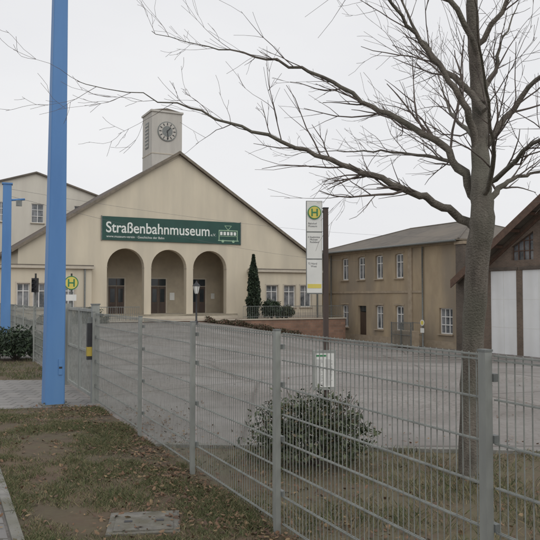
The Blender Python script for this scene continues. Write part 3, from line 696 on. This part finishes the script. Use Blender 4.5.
text('board_lines_2','72 Nord\n    West',m_ink,st,(x0+.025,-0.028,2.3),rx,size=0.045,ext=0.001)
mb=MB(); mb.box(-0.24,0.15,-0.12,-0.05,0.20,0.86,m_post); mb.box(-0.205,0.115,-0.125,-0.121,0.25,0.81,m_signw)
for j,(xa,xb) in enumerate(((-0.185,-0.06),(-0.035,0.095))):
    z=0.28
    while z<0.72:
        mb.box(xa,xb-R.uniform(0,0.05),-0.1275,-0.1255,z,z+0.005,m_ink); z+=0.02
mb.box(-0.185,-0.02,-0.1275,-0.1255,0.755,0.785,m_signg)
mb.obj('timetable_case',st)
s2=empty('tram_stop_sign',(-8.0,29,0),math.radians(10)); mb=MB(); mb.tube([(0,0.06,0),(0,0.06,2.7)],[0.035,0.035],m_galvd,10); hsign(mb,0,0,2.32,0.28); mb.box(-0.2,0.2,-0.02,0.02,1.6,1.85,m_signw); mb.obj('post_and_plate',s2)
s3=empty('traffic_signal',(-12.4,38,0),math.radians(0)); mb=MB(); mb.tube([(0,0.1,0),(0,0.1,3.0)],[0.05,0.05],m_galvd,10); mb.box(-0.15,0.15,-0.12,0.14,2.0,2.75,m_dark)
for z in (2.14,2.37,2.60): mb.tube([(0,-0.12,z),(0,-0.26,z-0.02)],[0.09,0.10],m_dark,12,False)
mb.obj('post_and_head',s3)

# ---------------------------------------------------------------- bare tree
tree=empty('bare_tree',(0,0,0))
k=0.00958
def W(px,py,dy=0.0):
    return Vector(((px-270)*k,6.9+dy,1.75+(297-py)*k))
mbT=MB(); mbB=MB()
def smooth_path(P,Rr,n=4):
    out=[];ro=[]
    for i in range(len(P)-1):
        p0=P[max(i-1,0)];p1=P[i];p2=P[i+1];p3=P[min(i+2,len(P)-1)]
        for j in range(n):
            t=j/n; out.append(0.5*((2*p1)+(-p0+p2)*t+(2*p0-5*p1+4*p2-p3)*t*t+(-p0+3*p1-3*p2+p3)*t**3)); ro.append(Rr[i]*(1-t)+Rr[i+1]*t)
    out.append(P[-1]); ro.append(Rr[-1]); return out,ro
tp=[(473,487,15),(473,470,12.5),(474,400,11),(475,330,10.8),(476,260,11.5),(478,225,12.3),(479,190,9.8),(482,150,8.8),(485,100,7.8),(482,50,6.6),(477,0,5.8),(475,-80,4.5),(470,-160,2.6),(466,-230,1.0)]
P,Rr=smooth_path([W(a,b,0.15*math.sin(i*0.9)) for i,(a,b,c) in enumerate(tp)],[c*k for a,b,c in tp],5)
P=[p+Vector((R.gauss(0,.004),R.gauss(0,.004),0)) for p in P]
Rr=[r*(1+R.gauss(0,0.02)) for r in Rr]
mbT.tube(P,Rr,m_bark,18)
limbs=[
 ([(479,230),(455,214),(425,198),(390,186),(350,170),(305,154),(255,138),(205,120),(150,102),(85,92)],4.8,-0.25),
 ([(480,200),(462,165),(440,140),(412,118),(375,95),(335,72),(290,52),(240,38),(190,22),(140,12)],4.6,0.3),
 ([(483,160),(470,120),(452,92),(432,62),(405,30),(372,0),(330,-30),(290,-50)],4.2,-0.3),
 ([(483,60),(455,15),(410,-20),(350,-45),(280,-50),(220,-35),(170,-8)],3.2,-0.6),
 ([(485,110),(458,70),(440,35),(425,0),(405,-50),(380,-100)],3.8,0.5),
 ([(480,212),(505,185),(530,172),(565,165),(610,150)],4.0,0.3),
 ([(483,150),(505,120),(530,85),(560,55),(600,20)],4.2,-0.3),
 ([(485,100),(505,60),(520,20),(545,-30)],3.8,0.4),
 ([(481,40),(510,0),(540,-50),(580,-100)],3.2,-0.2),
 ([(480,195),(470,160),(450,140),(425,128),(385,118),(340,112),(290,108)],2.8,1.4),
 ([(480,205),(475,175),(462,150),(440,120),(415,95),(395,70)],2.8,-1.6),
 ([(482,150),(490,110),(492,70),(498,20),(500,-60)],3.6,1.8),
 ([(479,190),(500,170),(512,150),(522,110),(530,60)],3,-1.4),
]
cnt=[0]
def grow(p,d,L,r,lev,bias):
    if cnt[0]>6000: return
    cnt[0]+=1
    n=6 if lev==1 else (5 if lev==2 else 3); pts=[p.copy()]; rr=[r]; q=p.copy(); dd=d.copy()
    for i in range(n):
        dd=(dd+Vector((R.gauss(0,.12),R.gauss(0,.12),R.gauss(0,.12)))+bias*0.09).normalized()
        q=q+dd*L/n; pts.append(q.copy()); rr.append(max(r*(1-0.7*(i+1)/n),0.0017))
    mbB.tube(pts,rr,m_twig,4 if r>0.006 else 3,False)
    if lev<3:
        m={1:max(3,int(L*6)),2:max(1,int(L*5))}[lev]
        for j in range(m):
            t=R.uniform(0.18,0.97)*n; i=min(int(t),n-1); pp=pts[i].lerp(pts[i+1],t-i); ax=(pts[i+1]-pts[i]).normalized()
            side=ax.orthogonal().normalized(); side.rotate(Matrix.Rotation(R.uniform(0,6.28),3,ax))
            nd=(ax*R.uniform(0.7,1.1)+side*R.uniform(.4,.75)).normalized()
            grow(pp,nd,L*R.uniform(0.35,0.65),max(rr[i]*0.6,0.0020),lev+1,bias)
for li,(pts,w,dy) in enumerate(limbs):
    n=len(pts); P=[W(a,b,dy*(i/(n-1))*1.6+0.06*math.sin(i*1.7+li)) for i,(a,b) in enumerate(pts)]
    Rr=[max(w*k*(1-i/(n-1))**1.05,0.003) for i in range(n)]
    P,Rr=smooth_path(P,Rr,4)
    P=[P[0]]+[p+Vector((R.gauss(0,.013),R.gauss(0,.013),R.gauss(0,.013))) for p in P[1:]]
    mbT.tube(P,Rr,m_bark,10)
    tot=sum((P[i+1]-P[i]).length for i in range(len(P)-1)); N=int(tot/(0.26 if li==3 else 0.175))
    for c in range(N):
        t=(0.14+0.86*(c+R.random())/N)*(len(P)-1); i=min(int(t),len(P)-2); pp=P[i].lerp(P[i+1],t-i); ax=(P[i+1]-P[i]).normalized()
        side=ax.orthogonal().normalized(); side.rotate(Matrix.Rotation(R.uniform(0,6.28),3,ax))
        side=(side+Vector((0,0,0.3))).normalized()
        nd=(ax*R.uniform(0.65,1.05)+side*R.uniform(.4,.9)).normalized()
        fall=1.0-0.45*(i/len(P))
        grow(pp,nd,R.uniform(0.4,1.25)*(0.65+0.35*tot/4)*fall,max(Rr[i]*0.40,0.0030),1 if R.random()<0.68 else 2,Vector((0.1 if li in(5,6,7,8) else -0.25,0,0.45)))
mbT.obj('trunk_and_limbs',tree); mbB.obj('twigs',tree)
print('twigs',cnt[0])

# ---------------------------------------------------------------- world, sun, camera
w=bpy.data.worlds.new('World'); sc.world=w; w.use_nodes=True; nt=w.node_tree; N=nt.nodes; L=nt.links
bg=N['Background']; sky=N.new('ShaderNodeTexSky'); sky.sky_type='NISHITA'; sky.sun_disc=False
sky.sun_elevation=math.radians(40); sky.sun_rotation=math.radians(150); sky.dust_density=4; sky.air_density=1
tc=N.new('ShaderNodeTexCoord'); n=N.new('ShaderNodeTexNoise'); n.inputs['Scale'].default_value=1.8; n.inputs['Detail'].default_value=5
mp=N.new('ShaderNodeMapping'); mp.inputs['Scale'].default_value=(1,1,2.5); L.new(tc.outputs['Generated'],mp.inputs[0]); L.new(mp.outputs[0],n.inputs['Vector'])
r=N.new('ShaderNodeValToRGB'); r.color_ramp.elements[0].position=0.3; r.color_ramp.elements[1].position=0.72
r.color_ramp.elements[0].color=(0.80,0.805,0.83,1); r.color_ramp.elements[1].color=(0.90,0.90,0.91,1)
L.new(n.outputs['Fac'],r.inputs['Fac'])
vm=N.new('ShaderNodeVectorMath'); vm.operation='SCALE'; vm.inputs['Scale'].default_value=10.0; L.new(r.outputs['Color'],vm.inputs[0])
mx=N.new('ShaderNodeMixRGB'); mx.inputs['Fac'].default_value=0.96; L.new(sky.outputs[0],mx.inputs['Color1']); L.new(vm.outputs[0],mx.inputs['Color2'])
L.new(mx.outputs[0],bg.inputs['Color']); bg.inputs['Strength'].default_value=0.1
sl_=bpy.data.lights.new('sun','SUN'); sl_.energy=0.8; sl_.angle=math.radians(60); sl_.color=(1,0.98,0.95)
so=bpy.data.objects.new('sun',sl_); COL.objects.link(so)
az=math.radians(150); el=math.radians(40); d=Vector((math.sin(az)*math.cos(el),math.cos(az)*math.cos(el),math.sin(el)))
so.rotation_euler=d.to_track_quat('Z','Y').to_euler()
cam=bpy.data.cameras.new('camera'); co=bpy.data.objects.new('camera',cam); COL.objects.link(co)
co.location=(0,0,1.75); co.rotation_euler=(math.radians(90+2.15),0,0); cam.lens=48; cam.sensor_width=36; cam.clip_end=4000
sc.camera=co
sc.view_settings.view_transform='Standard'; sc.view_settings.look='None'; sc.view_settings.exposure=0
